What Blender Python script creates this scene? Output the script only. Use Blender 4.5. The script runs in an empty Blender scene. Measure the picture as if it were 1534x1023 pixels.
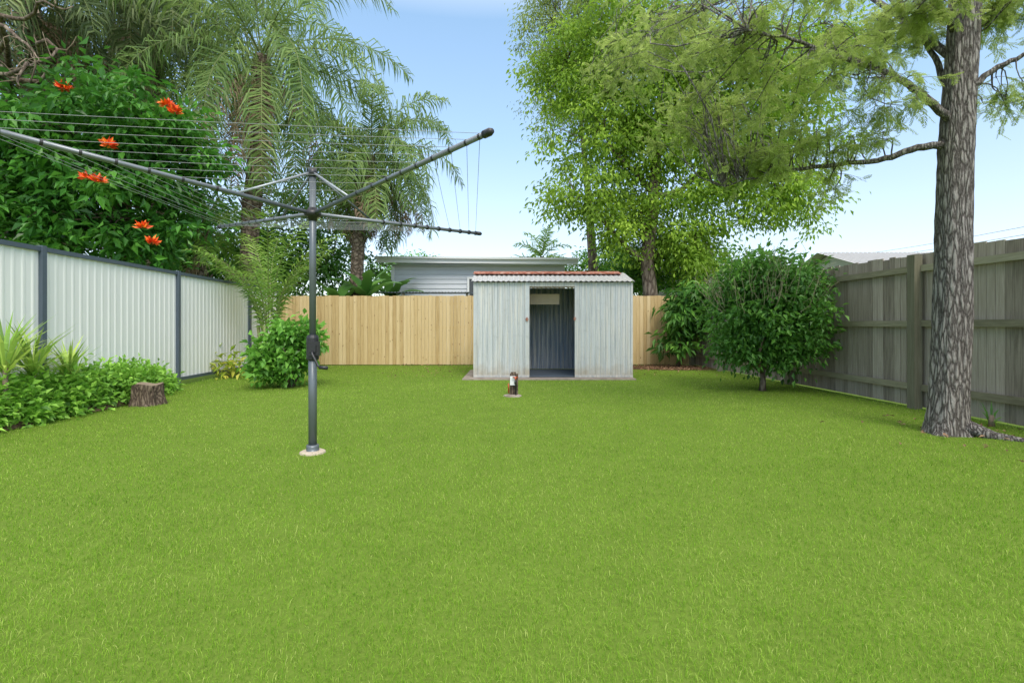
import bpy, math, random
import numpy as np
from mathutils import Vector, Matrix
random.seed(11); rng=np.random.default_rng(11)
C=bpy.context.scene.collection
CAMH=1.1; F=750.0
def P(px,py,Y): return np.array([(px-767)/F*Y, Y, CAMH-(py-487)/F*Y])
def nrm(a): return a/np.maximum(np.linalg.norm(a,axis=-1,keepdims=True),1e-9)
R=math.radians
# ------------------------------------------------------------------ mesh builder
class NM:
    def __init__(s): s.V=[];s.Q=[];s.T=[];s.R=[];s.n=0
    def add(s,V,Q=None,T=None,r=None):
        V=np.asarray(V,float).reshape(-1,3)
        if Q is not None and len(Q): s.Q.append(np.asarray(Q,int).reshape(-1,4)+s.n)
        if T is not None and len(T): s.T.append(np.asarray(T,int).reshape(-1,3)+s.n)
        if r is None: r=random.random()
        r=np.broadcast_to(np.asarray(r,float),(len(V),)) if np.ndim(r)==0 else np.asarray(r,float)
        s.V.append(V); s.R.append(r); s.n+=len(V); return s
    def obox(s,c,a,b,d,r=None):
        c=np.array(c,float);a=np.array(a,float);b=np.array(b,float);d=np.array(d,float)
        V=[c+i*a+j*b+k*d for k in(-1,1) for j in(-1,1) for i in(-1,1)]
        Q=[(0,2,3,1),(4,5,7,6),(0,1,5,4),(2,6,7,3),(0,4,6,2),(1,3,7,5)]
        return s.add(V,Q,None,r)
    def box(s,x0,x1,y0,y1,z0,z1,r=None):
        return s.obox(((x0+x1)/2,(y0+y1)/2,(z0+z1)/2),((x1-x0)/2,0,0),(0,(y1-y0)/2,0),(0,0,(z1-z0)/2),r)
    def tube(s,pts,rad,n=8,r=None,cap=True,wob=0):
        pts=np.array(pts,float);m=len(pts)
        rad=np.broadcast_to(np.asarray(rad,float),(m,))
        tan=nrm(np.gradient(pts,axis=0))
        ref=np.array([0,0,1.]) if abs(tan[0][2])<.8 else np.array([1.,0,0])
        u=nrm(np.cross(ref,tan[0])); V=[]
        a=np.arange(n)*2*np.pi/n
        for i in range(m):
            u=nrm(u-tan[i]*np.dot(u,tan[i])); v=np.cross(tan[i],u)
            rr=rad[i]*(1+wob*rng.standard_normal(n)) if wob else rad[i]*np.ones(n)
            V.append(pts[i]+np.outer(rr*np.cos(a),u)+np.outer(rr*np.sin(a),v))
        V=np.concatenate(V); Q=[]
        for i in range(m-1):
            for j in range(n):
                k=(j+1)%n; Q.append((i*n+j,i*n+k,(i+1)*n+k,(i+1)*n+j))
        T=[]
        if cap:
            V=np.vstack([V,pts[0],pts[-1]]); b=m*n
            for j in range(n):
                k=(j+1)%n; T.append((b,k,j)); T.append((b+1,(m-1)*n+j,(m-1)*n+k))
        return s.add(V,Q,T,r)
    def lathe(s,c,prof,n=24,r=None):
        a=np.arange(n)*2*np.pi/n; V=[]
        for (rr,z) in prof: V.append(np.stack([c[0]+rr*np.cos(a),c[1]+rr*np.sin(a),np.full(n,c[2]+z)],1))
        V=np.concatenate(V);Q=[]
        for i in range(len(prof)-1):
            for j in range(n):
                k=(j+1)%n; Q.append((i*n+j,i*n+k,(i+1)*n+k,(i+1)*n+j))
        return s.add(V,Q,None,r)
    def corr(s,o,u,L,v,H,nn,pitch=.11,amp=.012,kind='trap',r=None,rows=2):
        o=np.array(o,float);u=nrm(np.array(u,float));v=nrm(np.array(v,float));nn=nrm(np.array(nn,float))
        prof=[]
        if kind=='trap':
            k=0
            while k*pitch<L:
                for f,h in((0,0),(.55,0),(.68,1),(.87,1)):
                    x=(k+f)*pitch
                    if x<L: prof.append((x,h*amp))
                k+=1
        else:
            m=int(L/pitch*8)
            for i in range(m): prof.append((i/m*L,amp*(.5+.5*math.sin(i/8*2*math.pi))))
        prof.append((L,0)); prof=np.array(prof);m=len(prof); V=[]
        for j in range(rows):
            V.append(o+np.outer(prof[:,0],u)+np.outer(prof[:,1],nn)+v*H*j/(rows-1))
        V=np.concatenate(V); Q=[(j*m+i,j*m+i+1,(j+1)*m+i+1,(j+1)*m+i) for j in range(rows-1) for i in range(m-1)]
        return s.add(V,Q,None,r)
    # strips (blades) : base, mid, tip
    def strips(s,P0,M,T,S,w,r):
        N=len(P0); w=np.broadcast_to(np.asarray(w,float),(N,))[:,None]/2
        V=np.stack([P0-S*w*.6,P0+S*w*.6,M-S*w,M+S*w,T],1).reshape(-1,3)
        b=np.arange(N)[:,None]*5
        return s.add(V,b+np.array([[0,1,3,2]]),b+np.array([[2,3,4]]),np.repeat(r,5))
    def leaves(s,P0,D,U,L,W,r,fold=.25,bend=.15):
        N=len(P0);L=np.broadcast_to(np.asarray(L,float),(N,))[:,None];W=np.broadcast_to(np.asarray(W,float),(N,))[:,None]
        D=nrm(D);S=nrm(np.cross(D,U));U=np.cross(S,D)
        mid=P0+D*L*.45
        V=np.stack([P0,mid-S*W/2+U*W*fold,P0+D*L-U*L*bend,mid+S*W/2+U*W*fold],1).reshape(-1,3)
        b=np.arange(N)[:,None]*4
        return s.add(V,None,np.concatenate([b+np.array([[0,1,2]]),b+np.array([[0,2,3]])]),np.repeat(r,4))
    def build(s,name,mat,parent=None,smooth=False,**props):
        V=np.concatenate(s.V); off=np.zeros(3); p=parent
        while p is not None: off+=np.array(p.location); p=p.parent
        V=V-off
        me=bpy.data.meshes.new(name)
        Q=np.concatenate(s.Q) if s.Q else np.zeros((0,4),int); T=np.concatenate(s.T) if s.T else np.zeros((0,3),int)
        me.vertices.add(len(V)); me.vertices.foreach_set('co',V.astype(np.float32).ravel())
        li=np.concatenate([Q.ravel(),T.ravel()]).astype(np.int32)
        me.loops.add(len(li)); me.loops.foreach_set('vertex_index',li)
        st=np.concatenate([np.arange(len(Q))*4,len(Q)*4+np.arange(len(T))*3]).astype(np.int32)
        me.polygons.add(len(st)); me.polygons.foreach_set('loop_start',st)
        try: me.polygons.foreach_set('loop_total',np.concatenate([np.full(len(Q),4),np.full(len(T),3)]).astype(np.int32))
        except Exception: pass
        me.polygons.foreach_set('use_smooth',np.full(len(st),smooth))
        at=me.attributes.new('rnd','FLOAT','POINT'); at.data.foreach_set('value',np.concatenate(s.R).astype(np.float32))
        me.update(calc_edges=True); me.validate()
        me.materials.append(mat)
        o=bpy.data.objects.new(name,me); C.objects.link(o); o.parent=parent
        for k,v in props.items(): o[k]=v
        return o
def thing(name,loc,label,cat,group=None):
    o=bpy.data.objects.new(name,None); C.objects.link(o); o.location=[float(c) for c in loc]; o.empty_display_size=.2
    o['label']=label;o['category']=cat
    if group:o['group']=group
    return o
# ------------------------------------------------------------------ materials
class MT:
    def __init__(s,name):
        s.m=bpy.data.materials.new(name); s.m.use_nodes=True; s.t=s.m.node_tree; s.b=s.t.nodes['Principled BSDF']; s.o=s.t.nodes['Material Output']
    def n(s,ty,**k):
        x=s.t.nodes.new(ty)
        for a,b in k.items(): setattr(x,a,b)
        return x
    def l(s,a,b): s.t.links.new(a,b)
    def coord(s,scale=(1,1,1)):
        tc=s.n('ShaderNodeTexCoord'); mp=s.n('ShaderNodeMapping'); mp.inputs['Scale'].default_value=scale
        s.l(tc.outputs['Object'],mp.inputs['Vector']); return mp.outputs[0]
    def noise(s,scale,vec=None,detail=4,rough=.6,stretch=(1,1,1)):
        x=s.n('ShaderNodeTexNoise'); x.inputs['Scale'].default_value=scale; x.inputs['Detail'].default_value=detail; x.inputs['Roughness'].default_value=rough
        s.l(vec or s.coord(stretch),x.inputs['Vector']); return x.outputs['Fac']
    def rnd(s):
        a=s.n('ShaderNodeAttribute',attribute_name='rnd'); return a.outputs['Fac']
    def math(s,op,a,b=None,c=None):
        x=s.n('ShaderNodeMath',operation=op)
        for i,v in enumerate((a,b,c)):
            if v is None: continue
            if isinstance(v,(int,float)): x.inputs[i].default_value=v
            else: s.l(v,x.inputs[i])
        return x.outputs[0]
    def ramp(s,fac,stops):
        x=s.n('ShaderNodeValToRGB'); e=x.color_ramp.elements
        while len(e)<len(stops): e.new(.5)
        for i,(p,c) in enumerate(stops): e[i].position=p; e[i].color=(*c,1) if len(c)==3 else c
        s.l(fac,x.inputs[0]); return x.outputs[0]
    def mix(s,f,a,b,mode='MIX'):
        x=s.n('ShaderNodeMix',data_type='RGBA',blend_type=mode)
        for i,v in ((0,f),(6,a),(7,b)):
            if isinstance(v,(int,float)): x.inputs[i].default_value=v
            elif isinstance(v,tuple): x.inputs[i].default_value=(*v,1)
            else: s.l(v,x.inputs[i])
        return x.outputs[2]
    def bump(s,h,st=.3,d=.01):
        x=s.n('ShaderNodeBump'); x.inputs['Strength'].default_value=st; x.inputs['Distance'].default_value=d
        s.l(h,x.inputs['Height']); s.l(x.outputs[0],s.b.inputs['Normal'])
    def set(s,col=None,rough=.6,metal=0,spec=None):
        if col is not None:
            if isinstance(col,tuple): s.b.inputs['Base Color'].default_value=(*col,1)
            else: s.l(col,s.b.inputs['Base Color'])
        s.b.inputs['Roughness'].default_value=rough; s.b.inputs['Metallic'].default_value=metal
        if spec is not None: s.b.inputs['Specular IOR Level'].default_value=spec
        return s.m
def leafmat(name,d,m,l,tr=.35,rough=.5,nscale=.8,spec=.35,k=1.2):
    k*=1.22
    d,m,l=[tuple(min(.8,x*k*q) for x in c) for c,q in ((d,.8),(m,1),(l,1.1))]
    t=MT(name); f=t.math('ADD',t.math('MULTIPLY',t.rnd(),.6),t.math('MULTIPLY',t.noise(nscale,detail=2),.4))
    st=[(.2,d),(.5,m),(.8,l)]
    c=t.ramp(f,st); t.set(c,rough,0,spec)
    tl=t.n('ShaderNodeBsdfTranslucent'); t.l(t.mix(.4,c,tuple(min(1,x*1.4) for x in l)),tl.inputs[0])
    ms=t.n('ShaderNodeMixShader'); ms.inputs[0].default_value=tr
    t.l(t.b.outputs[0],ms.inputs[1]); t.l(tl.outputs[0],ms.inputs[2]); t.l(ms.outputs[0],t.o.inputs[0]); return t.m
def simple(name,col,rough=.5,metal=0,var=.15,ns=12):
    t=MT(name); c=t.mix(t.noise(ns),tuple(x*(1-var) for x in col),tuple(min(1,x*(1+var)) for x in col)); return t.set(c,rough,metal)
# grass
M={}
t=MT('lawn_blades'); f=t.math('ADD',t.math('ADD',t.math('MULTIPLY',t.rnd(),.44),t.math('MULTIPLY',t.noise(.45,detail=4),.42)),t.math('MULTIPLY',t.noise(2.2,detail=6,rough=.7),.34))
f=t.math('SUBTRACT',f,.04)
c=t.ramp(f,[(.28,(.085,.215,.010)),(.46,(.175,.355,.020)),(.64,(.29,.475,.045)),(.84,(.53,.61,.18))]); t.set(c,.6,0,.2)
tl=t.n('ShaderNodeBsdfTranslucent'); t.l(c,tl.inputs[0]); ms=t.n('ShaderNodeMixShader'); ms.inputs[0].default_value=.4
t.l(t.b.outputs[0],ms.inputs[1]);t.l(tl.outputs[0],ms.inputs[2]);t.l(ms.outputs[0],t.o.inputs[0]); M['grass']=t.m
t=MT('lawn_soil'); c=t.mix(t.noise(3,detail=6),(.09,.17,.016),(.15,.26,.03)); c=t.mix(t.math('MULTIPLY',t.noise(60,detail=5),.5),c,(.15,.15,.045)); t.bump(t.noise(40),.6,.02); M['soil']=t.set(c,.95,0,.1)
t=MT('bed_soil'); c=t.ramp(t.noise(14,detail=7,rough=.7),[(.3,(.06,.04,.025)),(.5,(.14,.09,.055)),(.7,(.28,.19,.12))]); t.bump(t.noise(50),.8,.02); M['bed']=t.set(c,.95,0,.1)
# timbers
def timber(name,stops,grain=(26,26,1.2),knots=None,rough=.8,wr=.38):
    t=MT(name); g=t.noise(2.2,detail=6,rough=.65,stretch=grain)
    f=t.math('ADD',t.math('MULTIPLY',g,1-wr),t.math('MULTIPLY',t.rnd(),wr))
    c=t.ramp(f,stops)
    if knots:
        v=t.n('ShaderNodeTexVoronoi'); v.inputs['Scale'].default_value=5.5; t.l(t.coord((1.6,1.6,.8)),v.inputs['Vector'])
        k=t.ramp(v.outputs['Distance'],[(.06,(1,1,1)),(.13,(0,0,0))]); c=t.mix(t.math('MULTIPLY',k,.8),c,knots)
    t.bump(g,.35,.006); return t.set(c,rough,0,.2)
M['pine']=timber('new_pine',[(.2,(.33,.215,.09)),(.42,(.49,.36,.175)),(.62,(.58,.445,.24)),(.85,(.67,.54,.33))],knots=(.18,.09,.035),wr=.34)
M['oldwood']=timber('weathered_wood',[(.25,(.15,.125,.10)),(.42,(.27,.235,.195)),(.62,(.38,.335,.285)),(.8,(.52,.465,.40))],wr=.28)
M['oldrail']=timber('weathered_rail',[(.25,(.17,.155,.105)),(.5,(.29,.27,.19)),(.8,(.42,.395,.30))],grain=(6,2,20))
M['oldpost']=timber('weathered_post',[(.25,(.13,.125,.085)),(.5,(.22,.21,.155)),(.8,(.33,.315,.24))])
# metals
t=MT('white_panel_steel'); c=t.mix(t.noise(1.3),(.80,.80,.785),(.87,.865,.845)); M['white']=t.set(c,.5,0,.35)
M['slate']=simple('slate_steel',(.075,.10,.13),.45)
def galv(name,a,b,rustz=True):
    t=MT(name); n=t.noise(2.5,detail=5,stretch=(3,3,.6)); c=t.mix(n,a,b)
    st=t.ramp(t.noise(3,detail=5,stretch=(8,8,.3)),[(.44,(0,0,0)),(.68,(1,1,1))]); c=t.mix(t.math('MULTIPLY',st,.7),c,(.66,.63,.55))
    s2=t.ramp(t.noise(4,detail=4,stretch=(9,9,.25)),[(.50,(0,0,0)),(.66,(1,1,1))]); c=t.mix(t.math('MULTIPLY',s2,.5),c,(.25,.27,.27))
    sp=t.ramp(t.noise(9,detail=6,rough=.7),[(.54,(0,0,0)),(.70,(1,1,1))]); c=t.mix(t.math('MULTIPLY',sp,.4),c,(.33,.34,.34))
    if rustz:
        tc=t.n('ShaderNodeTexCoord'); sx=t.n('ShaderNodeSeparateXYZ'); t.l(tc.outputs['Object'],sx.inputs[0])
        z=t.math('SUBTRACT',.34,sx.outputs[2]); z=t.math('MULTIPLY',z,1.8); z=t.math('ADD',z,t.math('MULTIPLY',t.math('SUBTRACT',t.noise(5,detail=5),.5),1.0))
        r=t.ramp(z,[(.12,(0,0,0)),(.6,(1,1,1))]); c=t.mix(t.math('MULTIPLY',r,.65),c,(.34,.28,.18))
    return t.set(c,.5,.2)
M['galv']=galv('galvanised_sheet',(.42,.455,.475),(.56,.59,.60))
M['galvroof']=galv('galvanised_roof',(.34,.35,.35),(.52,.52,.51),False)
M['galvshade']=galv('shed_shade_sheet',(.14,.19,.26),(.22,.28,.35),False)  # darker copy of the galvanised sheet, interior shade put into the colour
t=MT('rust'); M['rust']=t.set(t.ramp(t.noise(9,detail=6),[(.35,(.10,.03,.018)),(.5,(.30,.085,.04)),(.68,(.45,.33,.27))]),.8)
t=MT('concrete'); t.bump(t.noise(60),.4,.005); M['conc']=t.set(t.ramp(t.noise(6,detail=7),[(.3,(.16,.13,.10)),(.5,(.28,.235,.19)),(.7,(.38,.34,.29))]),.9)
M['conc2']=simple('pale_concrete',(.46,.39,.30),.9,0,.2,20)
M['steel']=simple('hoist_steel',(.13,.15,.165),.38,.3,.12,9)
M['steelarm']=simple('hoist_arm_steel',(.17,.19,.21),.36,.4,.12,9)
M['steel2']=simple('hoist_strut_steel',(.33,.36,.39),.4,.4)
M['black']=simple('black_plastic',(.022,.022,.025),.4)
M['wire']=simple('line_wire',(.30,.32,.34),.4,.2)
M['wboard']=simple('weatherboard_paint',(.54,.575,.62),.6,0,.06,2)
M['fascia']=simple('fascia_paint',(.70,.72,.73),.5,0,.05,2)
M['greyroof']=simple('pale_roof',(.42,.42,.42),.7,0,.15,3)
M['cream']=simple('cream_wall',(.55,.53,.48),.8,0,.08,2)
M['glass']=simple('dark_glass',(.03,.04,.05),.1)
M['board']=simple('cardboard',(.50,.40,.29),.8,0,.12,8)
M['brass']=simple('red_brass',(.40,.08,.03),.4,.5)
def bark(name,a,b,c_,sc=10,st=(1,1,.22),bs=1.0,bd=.03,ws=.12):
    t=MT(name); v=t.n('ShaderNodeTexVoronoi',feature='DISTANCE_TO_EDGE'); v.inputs['Scale'].default_value=sc
    mp=t.coord(st); no=t.n('ShaderNodeTexNoise'); no.inputs['Scale'].default_value=9; no.inputs['Detail'].default_value=5; t.l(mp,no.inputs['Vector'])
    va=t.n('ShaderNodeVectorMath',operation='MULTIPLY_ADD'); t.l(no.outputs['Color'],va.inputs[0]); va.inputs[1].default_value=(ws,ws,ws); t.l(mp,va.inputs[2]); t.l(va.outputs[0],v.inputs['Vector'])
    n=t.noise(sc*3,detail=6,stretch=(1,1,.35)); f=t.math('ADD',t.math('MULTIPLY',t.math('MINIMUM',v.outputs['Distance'],.3),1.6),t.math('MULTIPLY',n,.75))
    c=t.ramp(f,[(.28,a),(.5,b),(.85,c_)]); t.bump(f,bs,bd); return t.set(c,.9,0,.15)
M['bark1']=bark('ridged_bark',(.04,.034,.030),(.115,.103,.095),(.32,.30,.28),32,(1,1,.17),1,.02,.10)
M['bark2']=bark('brown_bark',(.05,.037,.028),(.13,.10,.078),(.26,.215,.17),8,(1,1,.3),.6,.02)
M['palmbark']=bark('palm_bark',(.05,.038,.028),(.13,.10,.075),(.26,.21,.165),6,(1,1,1.2),1,.05)
M['stumpcut']=simple('cut_wood',(.22,.17,.12),.9,0,.35,14)
M['stumpbark']=bark('stump_bark',(.03,.022,.017),(.09,.066,.05),(.19,.15,.11),22,(1,1,.3),.8,.02)
M['twig']=simple('twig',(.22,.17,.12),.9,0,.2)
M['twigpale']=simple('pale_twig',(.27,.25,.15),.9,0,.2)
# leaves
M['tulip']=leafmat('tulip_tree_leaves',(.014,.06,.012),(.04,.14,.02),(.10,.26,.03),.28,.38,k=1.2)
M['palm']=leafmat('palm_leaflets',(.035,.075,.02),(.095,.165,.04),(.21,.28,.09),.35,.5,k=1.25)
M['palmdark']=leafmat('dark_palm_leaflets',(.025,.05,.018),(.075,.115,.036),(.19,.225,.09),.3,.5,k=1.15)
M['palmy']=leafmat('young_palm_leaflets',(.05,.12,.02),(.11,.22,.03),(.24,.35,.07),.35,.45,k=1.1)
M['dead']=leafmat('dead_fronds',(.11,.08,.055),(.25,.18,.125),(.44,.34,.25),.2,.8,k=1.15)
M['rachis']=simple('frond_stem',(.16,.20,.06),.6)
M['fern']=leafmat('ferny_leaves',(.09,.135,.028),(.17,.23,.05),(.30,.36,.11),.45,.55,k=1.35)
M['mid']=leafmat('yellow_green_leaves',(.045,.10,.012),(.12,.205,.022),(.25,.35,.045),.42,.5,.5,k=1.35)
M['olive']=leafmat('olive_leaves',(.06,.10,.025),(.13,.18,.045),(.24,.29,.09),.42,.55,.5,k=1.35)
M['dkg']=leafmat('dark_shrub_leaves',(.014,.055,.010),(.045,.125,.02),(.11,.23,.035),.3,.45,k=1.4)
M['shrub']=leafmat('light_shrub_leaves',(.03,.09,.015),(.075,.20,.025),(.16,.32,.05),.30,.45,k=1.3)
M['cover']=leafmat('ground_cover_leaves',(.045,.13,.015),(.12,.26,.03),(.25,.42,.07),.33,.5,k=1.35)
M['spiky']=leafmat('strappy_leaves',(.06,.13,.02),(.13,.25,.035),(.32,.40,.09),.3,.45,k=1.3)
M['banana']=leafmat('banana_leaf',(.03,.09,.015),(.06,.16,.025),(.12,.25,.05),.3,.4,k=1.1)
M['crot']=leafmat('yellow_leaves',(.10,.22,.02),(.26,.36,.04),(.50,.46,.08),.3,.45,k=1)
M['litter']=leafmat('leaf_litter',(.09,.05,.03),(.20,.12,.07),(.34,.22,.13),.1,.8,3,k=1)
t=MT('orange_petals'); M['petal']=t.set(t.ramp(t.rnd(),[(.1,(.72,.05,.01)),(.6,(.9,.12,.012)),(.95,(.95,.32,.03))]),.5)
# ------------------------------------------------------------------ setting : ground
g=NM(); g.add([(-400,-60,0),(400,-60,0),(400,700,0),(-400,700,0)],[(0,1,2,3)]); ground=g.build('ground',M['soil'],kind='structure')
LF=[(-5.61,3.3),(-5.84,6.2),(-6.08,9.08),(-6.31,12.0),(-6.42,13.7)]     # left fence posts
def lfx(y): return np.interp(y,[p[1] for p in LF],[p[0] for p in LF])
def rfx(y): return 5.45-(y-5.4)*.06
BACK=13.7
def bedx(y): return np.interp(y,[2,5.2,6.4,7.2,8.0,8.8],[-5.2,-5.28,-5.30,-5.35,-5.6,-6.02])
# garden bed
g=NM(); ys=np.linspace(2.5,8.8,60); xs=np.linspace(0,1,10); V=[];Q=[]
for y in ys:
    for u in xs:
        x=lfx(y)*(1-u)+(bedx(y)+.05*math.sin(y*5)+.03*math.sin(y*13))*u; V.append((x,y,.006+.09*math.sin(math.pi*min(1,(1-u)*1.3+.0))**.5*(1 if u<1 else 0)*.9))
for i in range(59):
    for j in range(9): Q.append((i*10+j,i*10+j+1,(i+1)*10+j+1,(i+1)*10+j))
g.add(V,Q); g.build('garden_bed',M['bed'],smooth=True,kind='structure')
# litter bed back right corner (irregular sheet)
def patch(cx,cy,rx,ry,z,mat,name,n=40,irr=.12,kind='structure'):
    g=NM(); V=[(cx,cy,z)]
    for i in range(n):
        a=i/n*2*math.pi; k=1+irr*(math.sin(3*a+cx)+.6*math.sin(7*a+1)+.4*random.uniform(-1,1)); V.append((cx+rx*k*math.cos(a),cy+ry*k*math.sin(a),z))
    g.add(V,None,[(0,1+i,1+(i+1)%n) for i in range(n)]); return g.build(name,mat,kind=kind)
patch(4.0,12.85,1.15,.72,.006,M['bed'],'bare_soil')
# grass
def excluded(x,y):
    e=(x<bedx(y)+.02)&(y<8.8)
    e|=(x>-1.02)&(x<2.5)&(y>9.93)&(y<12.2)
    e|=((x-4.0)/1.15)**2+((y-12.85)/.72)**2<1
    e|=((x-4.44)**2+(y-5.1)**2<.24**2)
    e|=((x+1.72)**2+(y-4.32)**2<.09**2)
    e|=(abs(x-.02)<.11)&(abs(y-7.75)<.12)
    e|=((x+5.05)**2+(y-6.95)**2<.17**2)
    e|=((x-4.2)**2+(y-8.4)**2<.12**2)
    e|=(x<lfx(y)+.03)|(x>rfx(y)-.02)|(y>BACK-.03)
    return e
N=2500000
y=1.0+rng.random(N)**1.0*12.7
dens=np.clip((1.55/np.maximum(y,1.55))**1.45,0,1)          # relative density
x=(rng.random(N)*2-1)*7
keep=(rng.random(N)<dens)&(np.abs(x)<1.07*y+.9)
x=x[keep];y=y[keep]; k=~excluded(x,y); x=x[k];y=y[k]; N=len(x); print('BLADES',N)
wd=np.clip(.0017*(y/1.8)**.75,.0017,.0065)
patchn=.5+.5*np.sin(x*2.1+1.3*np.sin(y*1.7))*np.sin(y*1.3+x*.6)
hgt=(.009+.018*rng.random(N)**1.4+.004*patchn)*(1+.2*np.clip(y/8,0,1))
edge=np.minimum(np.minimum(rfx(y)-x,x-lfx(y)),np.minimum(BACK-y,x-bedx(y)))
hgt*=1+1.8*np.exp(-np.clip(edge,0,9)/.10)*rng.random(N)
hgt*=1+.8*(rng.random(N)<.01)
P0=np.stack([x,y,np.zeros(N)],1); az=rng.random(N)*2*np.pi; lean=rng.random(N)*1.0+.15
H=np.stack([np.cos(az),np.sin(az),np.zeros(N)],1); up=np.array([0,0,1.])
Mi=P0+up*(hgt*.6)[:,None]+H*(hgt*.35*lean)[:,None]; Ti=P0+up*(hgt*(1-.25*lean))[:,None]+H*(hgt*1.0*lean)[:,None]
a2=az+np.pi/2+rng.normal(0,.5,N); S=np.stack([np.cos(a2),np.sin(a2),np.zeros(N)],1)
r=np.clip(rng.beta(1.4,1.7,N)+.08*(patchn-.5)+(rng.random(N)<.05)*.6,0,1.2)
g=NM(); far=y>2.6+3.2*rng.random(N); nf=~far
g.strips(P0[nf],Mi[nf],Ti[nf],S[nf],wd[nf],r[nf])
w=wd[far][:,None]/2; V=np.stack([P0[far]-S[far]*w,P0[far]+S[far]*w,Ti[far]],1).reshape(-1,3)
g.add(V,None,np.arange(len(V)).reshape(-1,3),np.repeat(r[far],3))
o=g.build('lawn_grass',M['grass'],kind='stuff',label='short bright green lawn filling the fenced backyard',category='grass')
# ------------------------------------------------------------------ left steel fence
th=thing('steel_panel_fence',(LF[1][0],LF[1][1],0),'white ribbed steel panel fence with slate posts and rails along the left','fence')
ZB,ZT=.10,2.07
for i in range(4):
    a=np.array([*LF[i],0.]);b=np.array([*LF[i+1],0.]);u=nrm(b-a);L=np.linalg.norm(b-a);nn=np.array([u[1],-u[0],0])
    g=NM(); g.corr(a+np.array([0,0,ZB+.03]),u,L,(0,0,1),ZT-ZB-.06,nn,.135,.007); g.build('panel',M['white'],th)
    for z,nm in((ZT-.03,'top_rail'),(ZB+.02,'bottom_rail')):
        g=NM(); g.obox((a+b)/2+np.array([0,0,z])+nn*.011,u*(L/2-.026),nn*.024,(0,0,.028)); g.build(nm,M['slate'],th)
for (px_,py_) in LF:
    g=NM(); g.box(px_-.035,px_+.055,py_-.03,py_+.03,-.1,ZT+.012); g.build('post',M['slate'],th)
# ------------------------------------------------------------------ back timber fence
th=thing('pine_paling_fence',(-1,BACK,0),'new honey coloured pine paling fence across the back of the yard','fence')
g=NM(); xx=-6.4
while xx<4.98:
    wv=.098; hh=1.90+random.uniform(-.012,.012); g.box(xx,xx+wv-.005,BACK-random.uniform(.0,.006),BACK+.018,.02,hh); xx+=wv
g.build('palings',M['pine'],th)
for z in(.3,1.0,1.65):
    g=NM(); g.box(-6.4,4.95,BACK+.02,BACK+.06,z,z+.075); g.build('rail',M['pine'],th)
for x_ in(-5.2,-2.7,-.2,2.3,4.6):
    g=NM(); g.box(x_,x_+.1,BACK+.062,BACK+.15,-.1,1.84); g.build('post',M['pine'],th)
# ------------------------------------------------------------------ right old fence
th=thing('weathered_paling_fence',(5.4,6.6,0),'old grey weathered timber fence with thick posts and rails on the right','fence')
g=NM(); yy=.6
ud=nrm(np.array([-.06,1,0])); nd=np.array([-ud[1],ud[0],0])  # points to yard (-x)
while yy<13.75:
    wv=random.uniform(.094,.104); hh=2.03+random.uniform(-.02,.02)
    c=np.array([rfx(yy)+.03+random.uniform(0,.006),yy+wv/2,hh/2+.02]); tl=random.uniform(-.004,.004)
    g.obox(c,ud*(wv/2-random.uniform(.001,.004)),nd*.009,np.array([0,tl,1])*(hh/2)); yy+=wv
g.build('palings',M['oldwood'],th)
pys=[1.2,3.9,6.6,9.3,12.0,13.6]
for y_ in pys:
    g=NM(); g.obox((rfx(y_)-.07,y_,.98),ud*.058,nd*.055,(0,0,1.04)); p=g.build('post',M['oldpost'],th)
for a_,b_ in zip(pys[:-1],pys[1:]):
    for z in(.28,1.12,1.84):
        g=NM(); A=np.array([rfx(a_)-.0,a_,z+random.uniform(-.012,.012)]);B=np.array([rfx(b_)-.0,b_,z+random.uniform(-.012,.012)])
        mid=(A+B)/2; h=(B-A)/2*.975; g.obox(mid+nd*.02,h,nd*.018,(0,0,.042)); g.build('rail',M['oldrail'],th)
# ------------------------------------------------------------------ shed
SX0,SX1,SY0,SY1=-.78,2.47,10.3,12.0
g=NM(); g.box(-1.0,2.49,10.02,12.1,-.05,.022); o=g.build('concrete_slab',M['conc']); o['label']='thin worn concrete slab under the metal garden shed'; o['category']='slab'
th=thing('garden_shed',(.85,SY0,.03),'small galvanised steel garden shed with open doorway and rusty ridge','shed')
OX0,OX1=.357,1.29; ZE=1.98
def wall(x0,y0,x1,y1,z0,z1,nm,mat='galv',pitch=.105,lab=None):
    g=NM(); a=np.array([x0,y0,z0]);b=np.array([x1,y1,z0]);u=nrm(b-a); g.corr(a,u,np.linalg.norm(b-a),(0,0,1),z1-z0,(u[1],-u[0],0),pitch,.015,rows=2)
    o=g.build(nm,M[mat],th)
    if lab:o['label']=lab
    return o
wall(SX0,SY0,OX0-.09,SY0,.05,ZE,'front_wall'); wall(OX1+.04,SY0,SX1,SY0,.05,ZE,'front_wall')
wall(SX1,SY0,SX1,SY1,.05,ZE,'side_wall'); wall(SX0,SY1,SX0,SY0,.05,ZE,'side_wall'); wall(SX1,SY1,SX0,SY1,.05,ZE,'back_wall')
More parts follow.
